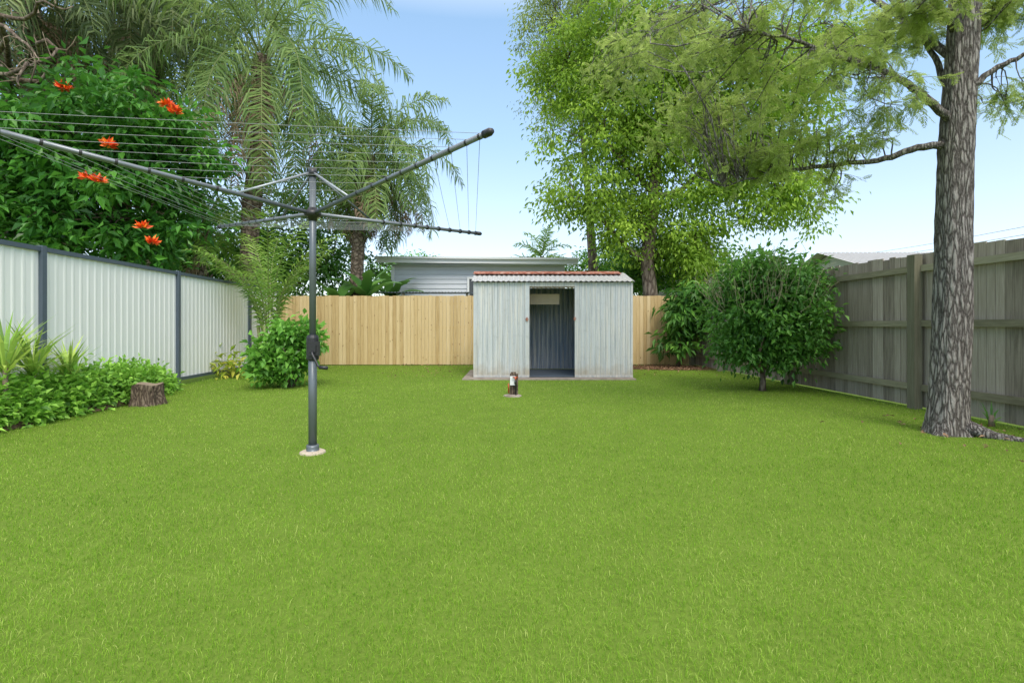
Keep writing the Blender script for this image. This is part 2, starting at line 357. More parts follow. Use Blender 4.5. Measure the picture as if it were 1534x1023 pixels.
# inner skin of back wall is the same sheet seen from inside; added copy with interior shade painted in
g=NM(); g.corr((SX0+.03,SY1-.03,.06),(1,0,0),SX1-SX0-.06,(0,0,1),1.9,(0,-1,0),.105,.013); g.build('back_shade_sheet',M['galvshade'],th)
for (x0,x1) in((OX0-.09,OX0),(OX1,OX1+.04),(SX0-.012,SX0+.028),(SX1-.03,SX1+.012)):
    g=NM(); g.box(x0,x1,SY0-.022,SY0+.025,.045,ZE); g.build('door_jamb' if x0>0 and x1<2 else 'corner_trim',M['galv'],th)
g=NM(); g.box(OX0,OX1,SY0-.015,SY0+.03,ZE-.09,ZE); g.build('lintel',M['galvroof'],th)
for a_,b_ in((SX0-.012,OX0),(OX1,SX1+.012)):
    g=NM(); g.box(a_,b_,SY0-.028,SY0-.004,.03,.075); g.build('base_rail',M['galvroof'],th)
for xh,zz in((OX0-.05,1.22),(OX1-.005,1.23)):
    g=NM(); g.box(xh-.03,xh+.03,SY0-.05,SY0-.022,zz-.014,zz+.014); g.box(xh-.012,xh+.012,SY0-.055,SY0-.022,zz-.04,zz+.04)
    g.build('latch',M['rust'],th)
RY=(SY0+SY1)/2; RZ=2.25; EZ=1.985
g=NM()
sl=nrm(np.array([0,RY-(SY0-.09),RZ-EZ])); Ls=math.hypot(RY-SY0+.09,RZ-EZ)
g.corr((SX0-.05,SY0-.09,EZ),(1,0,0),SX1-SX0+.09,sl,Ls,np.cross((1,0,0),sl),.105,.018,'sin')
sb=nrm(np.array([0,RY-(SY1+.09),RZ-EZ])); g.corr((SX0-.05,SY1+.09,EZ),(1,0,0),SX1-SX0+.09,sb,Ls,(0,.25,1),.105,.018,'sin')
rf=g.build('roof',M['galvroof'],th,smooth=True)
g=NM(); 
for sgn in(-1,1): g.add([(SX0-.06,RY,RZ+.045),(SX1-.10,RY,RZ+.045),(SX1-.10,RY+sgn*.34,RZ-.045),(SX0-.06,RY+sgn*.34,RZ-.045)],[(0,1,2,3)])
g.build('ridge_cap',M['rust'],rf)
for xx in(SX0,SX1):
    g=NM(); g.add([(xx,SY0,ZE),(xx,SY1,ZE),(xx,RY,RZ-.01)],None,[(0,1,2)]); g.build('gable',M['galv'],th)
g=NM(); g.box(SX0+.04,1.02,10.78,10.80,1.545,1.77); g.build('hanging_board',M['board'],th)
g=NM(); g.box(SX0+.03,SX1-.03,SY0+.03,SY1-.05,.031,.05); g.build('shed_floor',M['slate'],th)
# ------------------------------------------------------------------ hoist
HX,HY=-1.72,4.32
th=thing('rotary_clothes_hoist',(HX,HY,0),'grey rotary clothes hoist with four long arms standing in the lawn','clothes line')
g=NM(); g.tube([(HX,HY,0),(HX,HY,1.0)],.035,20); g.build('outer_pole',M['steel'],th,True)
g=NM(); g.tube([(HX,HY,.95),(HX,HY,2.42)],.028,20); g.build('inner_pole',M['steel'],th,True)
g=NM(); g.lathe((HX,HY,0),[(.0,.07),(.050,.07),(.053,.05),(.053,.012),(.062,.01),(.062,.0)],20); g.build('base_collar',M['steel'],th,True)
g=NM(); g.lathe((HX,HY,0),[(.0,.021),(.085,.021),(.105,.012),(.115,-.02)],24); o=g.build('concrete_footing',M['conc2']); o['label']='small round concrete footing around the clothes hoist pole'; o['category']='footing'
g=NM(); g.lathe((HX,HY,.80),[(.0,-.005),(.047,0),(.052,.01),(.05,.19),(.042,.215),(.0,.216)],20); g.obox((HX+.03,HY-.045,.9),(.042,0,0),(0,.028,0),(0,0,.06)); g.obox((HX+.03,HY-.078,.9),(.028,0,0),(0,.006,0),(0,0,.03)); cb=g.build('winder_housing',M['black'],th)
g=NM(); g.tube([(HX+.03,HY-.08,.88),(HX+.035,HY-.10,.86),(HX+.085,HY-.10,.755),(HX+.10,HY-.10,.748)],.010,8); g.tube([(HX+.095,HY-.10,.745),(HX+.165,HY-.10,.738)],.016,10); g.build('crank_handle',M['black'],cb,True)
hz=2.06
g=NM(); g.lathe((HX,HY,hz),[(.0,-.06),(.036,-.06),(.040,-.03),(.068,-.024),(.07,.02),(.045,.026),(.038,.05),(0,.05)],20); g.build('hub',M['black'],th,True)
g=NM(); g.lathe((HX,HY,2.40),[(.0,-.02),(.040,-.02),(.042,.02),(.030,.05),(.0,.055)],16); g.build('top_cap',M['black'],th,True)
dirs=[(1.57,-1.39),(1.31,1.81),(-1.61,1.39),(-1.40,-1.75)]
tips=[];arms=[]
for dx,dy in dirs:
    A=np.array([HX,HY,hz]);tip=np.array([HX+dx,HY+dy,2.22]);d=nrm(tip-A); tips.append((A,tip,d))
    g=NM(); g.tube([A+d*.06,tip],.0175,14); arm=g.build('arm',M['steelarm'],th,True); arms.append(arm)
    g=NM(); g.tube([tip-d*.02,tip+d*.03,tip+d*.05],[.024,.024,.015],12); g.build('end_cap',M['black'],arm,True)
    sp=A+(tip-A)*.27; a=np.array([HX,HY,2.42]); g=NM(); s2=nrm(sp-a); g.tube([a+s2*.04,sp+np.array([0,0,.015])],.010,8); g.build('strut',M['steel2'] if dy<0 else M['steel'],th,True)
fr=[.34,.44,.53,.61,.69,.77,.85,.92,.975]
for f in fr:
    g=NM(); pts=[A+(tip-A)*f+np.array([0,0,.019]) for A,tip,d in tips]
    for i in range(4):
        p,q=pts[i],pts[(i+1)%4]; sag=.006+.014*f*random.random(); g.tube([p,(p*.75+q*.25)-[0,0,sag*.75],(p+q)/2-[0,0,sag],(p*.25+q*.75)-[0,0,sag*.75],q],.0016,4)
    g.build('line',M['wire'],th)
for (A,tip,d),arm in zip(tips,arms):
    for f in fr:
        g=NM(); c=A+(tip-A)*f; g.tube([c-d*.008,c+d*.008],.0190 if arm is not arms[1] else .026,10); g.build('line_clip',M['black'],arm)
# ------------------------------------------------------------------ tap post
th=thing('tap_post',(.03,7.8,0),'short timber stub with garden tap on a concrete pad before the shed','tap')
g=NM(); g.obox((.03,7.82,.17),(.065,0,0),(0,.05,0),(.003,0,.17)); g.obox((.02,7.82,.352),(.04,0,0),(0,.035,0),(.004,0,.014)); g.build('stub',M['stumpbark'],th)
g=NM(); g.box(-.03,.055,7.745,7.767,.17,.31); g.build('strap',M['fascia'],th)
g=NM(); g.tube([(.06,7.73,.0),(.06,7.735,.22),(.06,7.70,.25),(.05,7.66,.24),(.05,7.655,.20)],.014,8); g.build('pipe',M['black'],th,True)
g=NM(); g.tube([(.01,7.71,.295),(.09,7.71,.295)],.011,8); g.tube([(.06,7.71,.24),(.05,7.71,.295)],.013,8); g.build('tap_handle',M['brass'],th,True)
g=NM(); g.tube([(-.05,7.74,.05),(-.055,7.73,.2)],.012,6); g.build('valve',M['brass'],th,True)
patch_=NM(); n=14; a=np.arange(n)*2*np.pi/n; rr=.14*(1+.15*rng.standard_normal(n)*.6)
V=np.vstack([np.stack([.02+rr*np.cos(a),7.76+rr*np.sin(a),np.zeros(n)],1),np.stack([.02+rr*.9*np.cos(a),7.76+rr*.9*np.sin(a),np.full(n,.02)],1),[[.02,7.76,.024]]])
patch_.add(V,[(i,(i+1)%n,n+(i+1)%n,n+i) for i in range(n)],[(2*n,n+i,n+(i+1)%n) for i in range(n)]); o=patch_.build('concrete_pad',M['conc']); o['label']='small rough concrete pad under the garden tap stub'; o['category']='pad'
# ------------------------------------------------------------------ houses behind
th=thing('grey_outbuilding',(-1,18,0),'grey weatherboard outbuilding with pale flat roof behind the back fence','building')
g=NM(); z=0.2
while z<3.2: g.add([(-4.3,18.0-.03,z),(1.9,18.0-.03,z),(1.9,18.0,z+.17),(-4.3,18.0,z+.17),(-4.3,18.0,z),(1.9,18,z)],[(0,1,2,3),(4,5,1,0)]); z+=.17
g.box(-4.3,1.9,18.02,22,.0,3.2); g.build('wall',M['wboard'],th)
g=NM(); g.add([(-4.75,17.6,3.50),(2.3,17.6,3.44),(2.3,22.3,3.70),(-4.75,22.3,3.70)],[(0,1,2,3)]); r_=g.build('roof',M['greyroof'],th)
g=NM(); g.obox((-1.225,17.57,3.36),(3.53,0,-.03),(0,.03,0),(0,0,.10)); g.obox((-1.225,17.50,3.44),(3.56,0,-.03),(0,.05,0),(0,0,.035)); g.build('fascia',M['fascia'],r_)
g=NM(); g.add([(-4.7,17.6,3.25),(2.25,17.6,3.22),(2.25,18.0,3.22),(-4.7,18.0,3.25)],[(0,1,2,3)]); g.build('soffit',M['fascia'],r_)
g=NM(); g.box(-4.33,-4.22,17.93,17.965,.2,3.2); g.build('corner_board',M['fascia'],th)
g=NM(); 
for b in((-1.6,-.9,2.75,2.82),(-1.6,-.9,1.6,1.67),(-1.6,-1.53,1.672,2.748),(-.97,-.9,1.672,2.748)): g.box(b[0],b[1],17.9,17.95,b[2],b[3])
w_=g.build('window',M['fascia'],th); g=NM(); g.box(-1.53,-.97,17.955,17.965,1.672,2.748); g.build('pane',M['glass'],w_)
th=thing('lean_to_roof',(-3.5,15.6,0),'dark corrugated lean-to roof just showing over the back fence','roof')
g=NM(); g.corr((-5.6,15.5,2.10),(1,0,0),4.3,(0,1,.05),2.0,(0,0,1),.1,.03,'sin'); g.build('sheet',M['slate'],th)
for x_ in(-5.5,-3.4,-1.4):
    g=NM(); g.box(x_-.04,x_+.04,15.58,15.66,0,2.1); g.build('post',M['oldpost'],th)
def house(name,label,x0,x1,y0,y1,ze,zr,mw,mr,over=.5):
    th=thing(name,((x0+x1)/2,y0,0),label,'house'); g=NM(); g.box(x0,x1,y0,y1,0,ze); g.add([(x0,y0,ze),(x0,y1,ze),(x0,(y0+y1)/2,zr-.1),(x1,y0,ze),(x1,y1,ze),(x1,(y0+y1)/2,zr-.1)],None,[(0,1,2),(3,5,4)]); g.build('wall',M[mw],th)
    ym=(y0+y1)/2; g=NM(); s1=nrm(np.array([0,ym-y0+over,zr-ze])); L=math.hypot(ym-y0+over,zr-ze)
    g.corr((x0-over,y0-over,ze),(1,0,0),x1-x0+2*over,s1,L,(0,-.3,1),.19,.03,'trap'); s1=nrm(np.array([0,ym-y1-over,zr-ze])); g.corr((x0-over,y1+over,ze),(1,0,0),x1-x0+2*over,s1,L,(0,.3,1),.19,.03,'trap')
    r_=g.build('roof',M[mr],th); g=NM(); g.box(x0-over,x1+over,y0-over-.06,y0-over-.005,ze-.1,ze+.03); g.build('gutter',M['fascia'],r_)
    for k in range(3):
        xc=x0+(k+.7)*(x1-x0)/3.4; g=NM(); g.box(xc-.7,xc+.7,y0-.04,y0-.004,1.1,2.2); w=g.build('window',M['fascia'],th); g=NM(); g.box(xc-.63,xc+.63,y0-.06,y0-.042,1.17,2.13); g.build('pane',M['glass'],w)
house('neighbour_house','low house with pale metal roof beyond the right fence',13.6,19.5,18,25,2.95,4.2,'cream','greyroof')
house('neighbour_house','cream house with white ribbed roof behind the back right corner',5.3,8.6,17,21,2.6,3.5,'cream','fascia',.35)
th=None
g=NM()
for dz in(0,.45):
    a=P(1700,322,22);b=P(1240,392,60); pts=[a*(1-k)+b*k-np.array([0,0,1.2*k*(1-k)])+np.array([0,0,dz]) for k in np.linspace(0,1,12)]; g.tube(pts,.012,4)
o=g.build('power_line',M['black']); o['label']='thin overhead power wires in the sky above the right fence'; o['category']='wire'
# ------------------------------------------------------------------ vegetation helpers
def rv(n): return nrm(rng.standard_normal((n,3)))
def curve(p0,p1,bend=.1,n=7,sagz=0):
    p0=np.array(p0,float);p1=np.array(p1,float);L=np.linalg.norm(p1-p0); o=rng.standard_normal(3)*L*bend; o2=rng.standard_normal(3)*L*bend*.5
    t=np.linspace(0,1,n)[:,None]; return p0*(1-t)+p1*t+np.sin(t*np.pi)*o+np.sin(t*2*np.pi)*o2+np.array([0,0,1.])*sagz*np.sin(t*np.pi)*L
def sample_ells(ells,n,shell=.5):
    w=np.array([e[3]*e[4]*e[5]*(e[6] if len(e)>6 else 1) for e in ells]);w/=w.sum(); idx=rng.choice(len(ells),n,p=w); E=np.array([e[:6] for e in ells])[idx]
    d=rv(n); rr=rng.random(n)**shell; return E[:,:3]+d*E[:,3:6]*rr[:,None]
def leafcloud(g,cc,per,cr,L,W,droop=.3,flat=.6,rspread=.5):
    n=len(cc); idx=np.repeat(np.arange(n),per); N=len(idx)
    sz=cr*(.6+.8*rng.random(n)); off=rng.standard_normal((N,3))*np.array([1,1,flat])*sz[idx][:,None]*.55
    p=cc[idx]+off; D=nrm(off+rng.standard_normal((N,3))*sz[idx][:,None]*.6)+np.array([0,0,-droop]); U=nrm(np.array([0,0,1.])+rng.standard_normal((N,3))*.45)
    cr_=rng.random(n); r=np.clip(cr_[idx]*(1-rspread)+rng.random(N)*rspread,0,1)
    s=.65+.7*rng.random(N); g.leaves(p,D,U,L*s,W*s,r)
def tree(th,trunk,tr,ells,ncl,per,cr,L,W,mat,bk,droop=.3,shell=.5,nb=None,twr=.012,flat=.6,crown='crown'):
    g=NM(); g.tube(trunk,tr,14,wob=.04); g.build('trunk',bk,th,True)
    tp=np.array(trunk); lim=[tp[len(tp)//2:]]
    for e in ells:
        c=np.array(e[:3]); d=np.linalg.norm(tp-c,axis=1)+np.maximum(0,tp[:,2]-c[2]+.3)*2; k=int(np.argmin(d)); s=tp[k]
        pts=curve(s,c+np.array([0,0,e[5]*.3]),.08,9,.06); r0=tr[min(k,len(tr)-1)]*.55; g=NM(); g.tube(pts,np.linspace(r0,max(.015,r0*.25),9),8); g.build('branch',bk,th,True); lim.append(pts)
    lp=np.concatenate(lim); cc=sample_ells(ells,ncl,shell)
    g=NM()
    for c in cc[::2]:
        k=np.argmin(np.linalg.norm(lp-c,axis=1)); g.tube(curve(lp[k],c,.08,5,.05),np.linspace(twr*1.6,twr*.4,5),4,cap=False)
    g.build('twigs',bk,th)
    g=NM(); leafcloud(g,cc,per,cr,L,W,droop,flat); g.build(crown,mat,th)
def frond_geo(gl,gr,base,az,e0,length,droop,nl=60,ll=.55,hang=.5,w=.035,plum=.4,r0=.02,tw=0):
    m=14; t=np.linspace(0,1,m); el=e0-droop*t**1.25; h=np.array([math.cos(az),math.sin(az),0]); up=np.array([0,0,1.])
    d=np.outer(np.cos(el),h)+np.outer(np.sin(el),up); pts=np.vstack([base,base+np.cumsum(d[:-1]*length/(m-1),0)])
    gr.tube(pts,np.linspace(r0,r0*.2,m),5,cap=False)
    tt=np.repeat(np.linspace(.12,.99,nl),2)+rng.normal(0,.003,nl*2); tt=np.clip(tt,0,.995); sd=np.tile([1.,-1.],nl); n=len(tt)
    pp=np.stack([np.interp(tt,t,pts[:,i]) for i in range(3)],1); dd=nrm(np.stack([np.interp(tt,t,d[:,i]) for i in range(3)],1))
    side=np.array([-h[1],h[0],0])+tw*up; nn=nrm(np.cross(dd,side)); 
    ang=.75+.2*rng.standard_normal(n)*.4
    D=nrm(side*(sd*np.cos(ang))[:,None]+dd*np.sin(ang)[:,None]*.8+nn*(rng.normal(0,plum,n))[:,None])
    Ln=ll*(np.clip(np.sin(np.pi*(tt*.86+.1)),0.1,1)**.6)*(.85+.3*rng.random(n))
    Mi=pp+D*(Ln*.5)[:,None]; D2=nrm(D*(1-hang)+np.array([0,0,-1.])*hang+rng.standard_normal((n,3))*.08); T=Mi+D2*(Ln*.55)[:,None]
    S=nrm(np.cross(D,nn)+rng.standard_normal((n,3))*.3)
    gl.strips(pp,Mi,T,S,w,np.clip(rng.random()*.5+rng.random(n)*.5,0,1))
def palm(name,label,base,top,r0,r1,nf,length,mat,e_rng=(-.3,1.35),droop=1.9,ll=.6,hang=.55,dead=6,nl=60,w=.035,grp=None,seed=0,bend=.03):
    th=thing(name,base,label,'palm tree',grp)
    pts=curve(base,top,bend,12); g=NM(); g.tube(pts,np.linspace(r0,r1,12),16,wob=.05)
    # leaf bases near the crown
    for k in range(26):
        z=np.random.RandomState(k+seed).rand(); i=int(6+z*5); a=k*2.4; c=pts[min(i,11)]; h=np.array([math.cos(a),math.sin(a),0]); g.tube([c+h*r1*.7,c+h*(r1+.12)+np.array([0,0,.35])],[.05,.02],5)
    g.build('trunk',M['palmbark'],th,False)
    top=np.array(pts[-1])
    for k in range(nf):
        f=k/nf; az=k*2.39996+rng.normal(0,.15); e0=e_rng[1]-(e_rng[1]-e_rng[0])*f**.8+rng.normal(0,.06); gl=NM(); gr=NM()
        frond_geo(gl,gr,top+np.array([math.cos(az),math.sin(az),0])*r1*.6+np.array([0,0,.25-.5*f]),az,e0,length*(.85+.25*rng.random()),droop*(.75+.35*rng.random()),nl,ll,hang,w)
        o=gl.build('frond',mat,th); gr.build('frond_stem',M['rachis'],o)
    for k in range(dead):
        az=k*2.0+4.2+rng.random(); gl=NM(); gr=NM(); frond_geo(gl,gr,top+np.array([math.cos(az),math.sin(az),0])*r1-np.array([0,0,.5]),az,-.55-.5*rng.random(),length*.7,.8,int(nl*.6),ll*.8,.8,w)
        o=gl.build('frond',M['dead'],th,label='dry brown hanging frond'); gr.build('frond_stem',M['dead'],o)
    return th
G=lambda px,Y: np.array([(px-767)/F*Y,Y,0])
palm('tall_palm','tallest palm with long arching fronds above the left fence end',G(398,15),P(392,85,15),.28,.23,33,5.3,M['palm'],(-.7,1.35),dead=7,nl=84,ll=.92,hang=.64,w=.042)
palm('drooping_palm','smaller shaggy palm directly left of the grey outbuilding roof',G(533,16.2),P(556,235,16.2),.24,.17,30,3.25,M['palm'],(-.8,1.3),2.1,.82,.68,12,64,.042,seed=3)
palm('dark_palm','dark palm at the top left corner of the yard',G(20,13.5),P(35,-10,13.5),.33,.27,28,4.6,M['palmdark'],(-.8,1.1),1.9,1.05,.7,10,66,.05,seed=5)
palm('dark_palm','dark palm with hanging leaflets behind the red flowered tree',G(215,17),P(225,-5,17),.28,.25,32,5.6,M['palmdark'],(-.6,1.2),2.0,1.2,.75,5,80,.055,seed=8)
# bare branches at the top left corner
th=thing('bare_branch_tree',(-12.6,12.6,0),'brown tree with bare tangled branches in the top left corner','tree')
g=NM(); tk=curve((-12.6,12.6,0),P(-10,20,12.4),.02,10); g.tube(tk,np.linspace(.22,.12,10),12,wob=.04); g.build('trunk',M['bark2'],th,True)
for (a,b,c) in((P(20,120,10.2),P(70,60,9.7),P(60,100,9.4)),(P(10,60,10.4),P(52,20,9.8),P(110,10,9.6)),(P(0,100,10.2),P(40,95,9.6),P(30,130,9.3)),(P(0,40,10.2),P(30,60,9.5),P(45,125,9.2))):
    q=np.vstack([curve(tk[7],a,.04,5),curve(a,b,.1,6)[1:],curve(b,c,.15,6)[1:]]); g=NM(); g.tube(q,np.linspace(.07,.012,len(q)),7); bb=g.build('branch',M['bark2'],th,True)
    g=NM()
    for j in range(9): s=q[5+j%8]; g.tube(curve(s,s+rv(1)[0]*.5,.15,5),np.linspace(.014,.004,5),4,cap=False)
    g.build('twigs',M['twig'],bb)
# tulip tree
th=thing('tulip_tree',(-8.6,11.4,0),'dark glossy leafed tree with orange red flowers over the left fence','tree')
el=[(-9.2,11,5.2,2.2,1.8,1.4),(-7.7,11.2,4.6,1.15,1.3,1.2),(-10.3,10.8,3.6,1.9,1.5,1.8),(-8.3,10.8,3.3,1.7,1.4,1.2),(-11.5,11,4.8,1.6,1.5,1.6)]
tree(th,[(-8.6,11.4,0),(-8.5,11.4,1.2),(-8.7,11.3,2.4),(-8.9,11.2,3.6),(-9.1,11,4.8)],[.2,.17,.15,.12,.07],el,270,72,.44,.22,.095,M['tulip'],M['bark2'],.35,.36)
for px_,py_,Y_ in((95,133,9.6),(250,158,9.9),(262,168,9.9),(163,218,9.1),(132,268,9.2),(148,272,9.1),(213,341,9.4),(228,364,9.3)):
    c=P(px_,py_,Y_-.1); n=46; g=NM(); d=rv(n); d[:,2]=np.abs(d[:,2])*.6; p=c+d*.03; g.leaves(p,d+np.array([0,0,.15])+rng.normal(0,.2,(n,3)),rv(n),.13*(.6+.7*rng.random(n)),.06,rng.random(n),.3,-.1); g.build('flower',M['petal'],th)
# background trees behind the left
th=thing('background_tree',(-9.5,19,0),'mid green tree filling in behind the tallest palm','tree')
tree(th,[(-9.5,19,0),(-9.4,19,2),(-9.3,19,4.5)],[.2,.17,.1],[(-9.8,19,3.2,3.2,1.8,2.0),(-6.6,18.5,3.1,1.8,1.3,2.0),(-12.5,19,4,2.6,1.8,2.5),(-8.6,19.5,5.4,1.8,1.2,1.6,.7)],400,50,.5,.2,.08,M['dkg'],M['bark2'])
th=thing('leafy_shrub',(-3.2,24,0),'green shrubbery rising over the grey outbuilding roof','shrub')
tree(th,[(-3.2,24,0),(-3.2,24,2),(-3.2,24,3.4)],[.1,.08,.05],[(-5,24,3.3,1.8,1.2,1.4),(-3.4,24,3.3,1.0,1,.9)],120,45,.4,.18,.07,M['shrub'],M['bark2'])
th=thing('leafy_shrub',(4.0,22,0),'bright green bush showing between outbuilding roof and back tree','shrub')
tree(th,[(3.9,22,0),(3.9,22,2),(3.8,22,3.2)],[.1,.08,.05],[(3.3,22,3.4,1.2,1,1.0),(4.9,22,3.5,1.4,1.0,1.4)],120,45,.4,.18,.07,M['shrub'],M['bark2'])
# small fan of palm over outbuilding roof
palm('young_palm','small bright palm head poking above the outbuilding roof',G(812,24),P(812,385,24),.12,.1,11,1.7,M['palmy'],(.2,1.4),1.2,.4,.2,0,26,.06,seed=2)
# banana plants
def banana(px,Y,label,seed,h=2.4):
    th=thing('banana_plant',G(px,Y),label,'plant'); b=G(px,Y); g=NM(); g.tube([b,b+np.array([.05,0,h*.5]),b+np.array([0,0,h])],[.12,.1,.05],10); g.build('stem',M['banana'],th,True)
    for k in range(8):
        az=k*2.4+seed; e0=1.35-.1*k; L=1.35; m=12; t=np.linspace(0,1,m); el=e0-1.3*t**1.3; hh=np.array([math.cos(az),math.sin(az),0]); d=np.outer(np.cos(el),hh)+np.outer(np.sin(el),[0,0,1]); p=np.vstack([b+[0,0,h],b+[0,0,h]+np.cumsum(d[:-1]*L/(m-1),0)])
        s=np.array([-hh[1],hh[0],0]); w=.17*np.sin(np.pi*(t*.93+.05))**.5*(1+.16*rng.standard_normal(m)); w[0]=.02
        V=np.concatenate([p-np.outer(w,s)-np.outer(w*.25,[0,0,1]),p,p+np.outer(w,s)-np.outer(w*.25,[0,0,1])]); Q=[(i,i+1,m+i+1,m+i) for i in range(m-1)]+[(m+i,m+i+1,2*m+i+1,2*m+i) for i in range(m-1)]
        g=NM(); g.add(V,Q,None,rng.random()); g.build('leaf',M['banana'],th,True)
banana(548,15.0,'banana plant nearest the shaggy palm behind the back fence',.3,1.9)
banana(508,15.2,'banana plant at the left end behind the back fence',1.4,1.6)
banana(585,17.0,'banana plant right against the corner of the grey outbuilding',2.2,2.0)
# young palm in front of fence corner (clumping)
th=thing('clumping_palm',(-5.35,11.0,0),'young clumping palm with upright light fronds in the back left corner','palm tree')
for k in range(15):
    az=k*2.4; f=k/15; b=np.array([-5.35+.12*math.cos(az),11.0+.12*math.sin(az),.6+.9*rng.random()]); gl=NM();gr=NM()
    frond_geo(gl,gr,b,az,1.55-.2*f,2.3+.5*rng.random(),.9+.7*rng.random(),30,.42,.42,.032,.12,.016); o=gl.build('frond',M['palmy'],th); gr.build('frond_stem',M['rachis'],o)
for k in range(4):
    a=k*1.6; g=NM(); b=np.array([-5.35+.12*math.cos(a),11+.12*math.sin(a),0]); g.tube([b,b+np.array([.1*math.cos(a),.1*math.sin(a),1.1])],[.05,.035],8); g.build('stem',M['rachis'],th,True)
palm('feathery_palm','slender feathery palm leaning over the white fence with one dead frond',G(308,12.6),P(308,350,12.6),.08,.06,12,1.5,M['palmy'],(-.2,1.35),1.6,.42,.4,4,44,.03,seed=4)
# back right tree
th=thing('back_tree',(4.3,15,0),'large yellow green tree behind the shed with hanging leafy sprays','tree')
def E(px,py,Y,rx,rz,ry=1.3,w=1): 
    p=P(px,py,Y); return (p[0],p[1],p[2],rx/F*Y,ry,rz/F*Y,w)
el=[E(960,330,15,80,75),E(860,300,14.6,66,45,1.1),E(900,210,15,90,70),E(1000,180,15.2,110,90,1.6),E(850,110,15,62,80,1.1,.8),E(960,60,15,120,90,1.6),E(1090,270,15,95,80,1.4),E(1110,130,15,120,110,1.6,.8),E(1195,290,15,62,70,1.1,.7),E(1040,370,15,70,50,1.2),E(1230,60,16,110,80,1.4,.4),E(1200,200,15.6,70,70,1.2,.5)]
tree(th,[(4.15,15,0),(4.2,15,1.5),(4.05,15,3),(4.25,15,5),(4.4,15,7),(4.5,15,9)],[.26,.22,.2,.17,.13,.07],el,860,84,.46,.15,.065,M['mid'],M['bark2'],.7,.45,twr=.012)
th=thing('leafy_tree',(2.4,19,0),'olive green fine leafed tree rising behind the left of the back tree','tree')
el=[E(830,60,19,55,90,1.3),E(880,-20,19,90,90,1.5),E(830,170,19,45,50,1.1,.7),E(900,130,19,80,90,1.5)]
tree(th,[(3.2,19,0),(3.1,19,3),(2.9,19,6),(2.6,19,9)],[.2,.18,.13,.07],el,380,70,.45,.13,.042,M['olive'],M['bark2'],.9,.5)
th=thing('back_shrub',(4.6,16.6,0),'deep green shrub behind the fence under the back tree','shrub')
tree(th,[(4.6,16.6,0),(4.6,16.6,1.5),(4.5,16.6,2.4)],[.1,.08,.05],[E(960,405,16.6,75,45,1),E(1050,400,16.6,60,40,1)],150,50,.4,.16,.06,M['dkg'],M['bark2'])
# right tree, near
th=thing('ridged_bark_tree',(4.44,5.06,0),'tall grey ridged bark tree beside the right fence with feathery leaves','tree')
rng2=np.random.default_rng(3)
n=56; zs=np.concatenate([np.linspace(0,.6,14)[:-1],np.linspace(.6,6.5,60)]); V=[];Q=[]
for z in zs:
    cx=4.42+.042*z+.015*math.sin(z*1.7); cy=5.1; rr=.195-.009*z+.06*math.exp(-z/.10)
    rr*=.84
    a=np.arange(n)*2*np.pi/n; fl=math.exp(-z/.11)
    rad=rr*(1+.035*np.sin(5*a+z*.6)+.025*np.sin(13*a+2*np.sin(z*3))+fl*(.12*np.cos(3*(a+.45))+.08*np.cos(5*a)))
    rad*=1+.018*rng2.standard_normal(n)
    V.append(np.stack([cx+rad*np.cos(a),cy+rad*np.sin(a),np.full(n,z-.02)],1))
V=np.concatenate(V); Q=[(i*n+j,i*n+(j+1)%n,(i+1)*n+(j+1)%n,(i+1)*n+j) for i in range(len(zs)-1) for j in range(n)]
g=NM(); g.add(V,Q,None,.5)
g.tube([(4.50,5.0,.09),(4.68,4.86,.02),(4.82,4.74,.0),(4.98,4.62,-.01),(5.06,4.52,-.03)],[.08,.05,.04,.03,.02],10,wob=.05)
g.build('trunk',M['bark1'],th,True)
limbs=[[(4.45,5.1,2.95),P(1370,222,5.2),P(1310,243,5.4),P(1220,250,5.6),P(1150,262,5.8),P(1085,278,5.9)],
 [(4.5,5.1,3.15),P(1385,145,5.0),P(1340,112,4.9),P(1280,95,4.8),P(1200,62,4.7),P(1120,45,4.6)],
 [(4.5,5.1,3.2),P(1400,80,5.4),P(1350,20,5.7),P(1290,-60,6.0)],
 [(4.5,5.05,3.4),P(1500,98,4.9),P(1540,80,4.8),P(1620,60,4.7)],
 [(4.6,5.1,3.9),P(1480,20,5.4),P(1560,-40,5.8)],
 [(4.5,5.1,4.1),P(1380,-40,4.4),P(1260,-60,3.9),P(1150,-20,3.6)],
 [(4.5,5.1,3.8),P(1300,-10,6.5),P(1180,-30,7.5),P(1060,10,8.2)]]
lp=[]
for k,lm in enumerate(limbs):
    L_=np.array([np.array(q,float) for q in lm]); t=np.linspace(0,len(L_)-1,len(L_)*5); pts=np.stack([np.interp(t,np.arange(len(L_)),L_[:,i]) for i in range(3)],1)
    for _ in range(2): pts[1:-1]=(pts[:-2]+2*pts[1:-1]+pts[2:])/4
    pts+=rng.standard_normal(pts.shape)*.008; g=NM(); g.tube(pts,np.linspace(.042 if k in(0,1,6) else .036,.009,len(pts)),8); g.build('branch',M['bark1'],th,True); lp.append(pts)
lp=np.concatenate(lp)
def e2(px,py,Y,rx,rz,ry=.6,w=1): return E(px,py,Y,rx,rz,ry,w)
el=[e2(1150,230,5.8,85,45,.6,.8),e2(1050,180,6.2,80,60,.6,.7),e2(1270,215,5.4,70,40,.6,1),e2(1200,130,5,90,55,.6,.6),e2(1100,60,4.9,90,60,.6,.5),e2(1290,60,5,90,60,.6,.8),e2(1010,60,6.5,80,60,.7,.6),e2(1350,40,5.5,60,60,.6,1.3),e2(1500,140,5,50,40,.5,1.5),e2(1510,20,5.3,80,45,.7,1.3),e2(1200,-10,4.6,170,40,.9,.5),e2(1240,290,5.9,60,30,.5,.9),e2(1330,140,4.8,50,55,.5,1.1),e2(1400,-10,4.6,80,40,.8,.8),e2(930,90,7.5,80,70,.8,.5)]
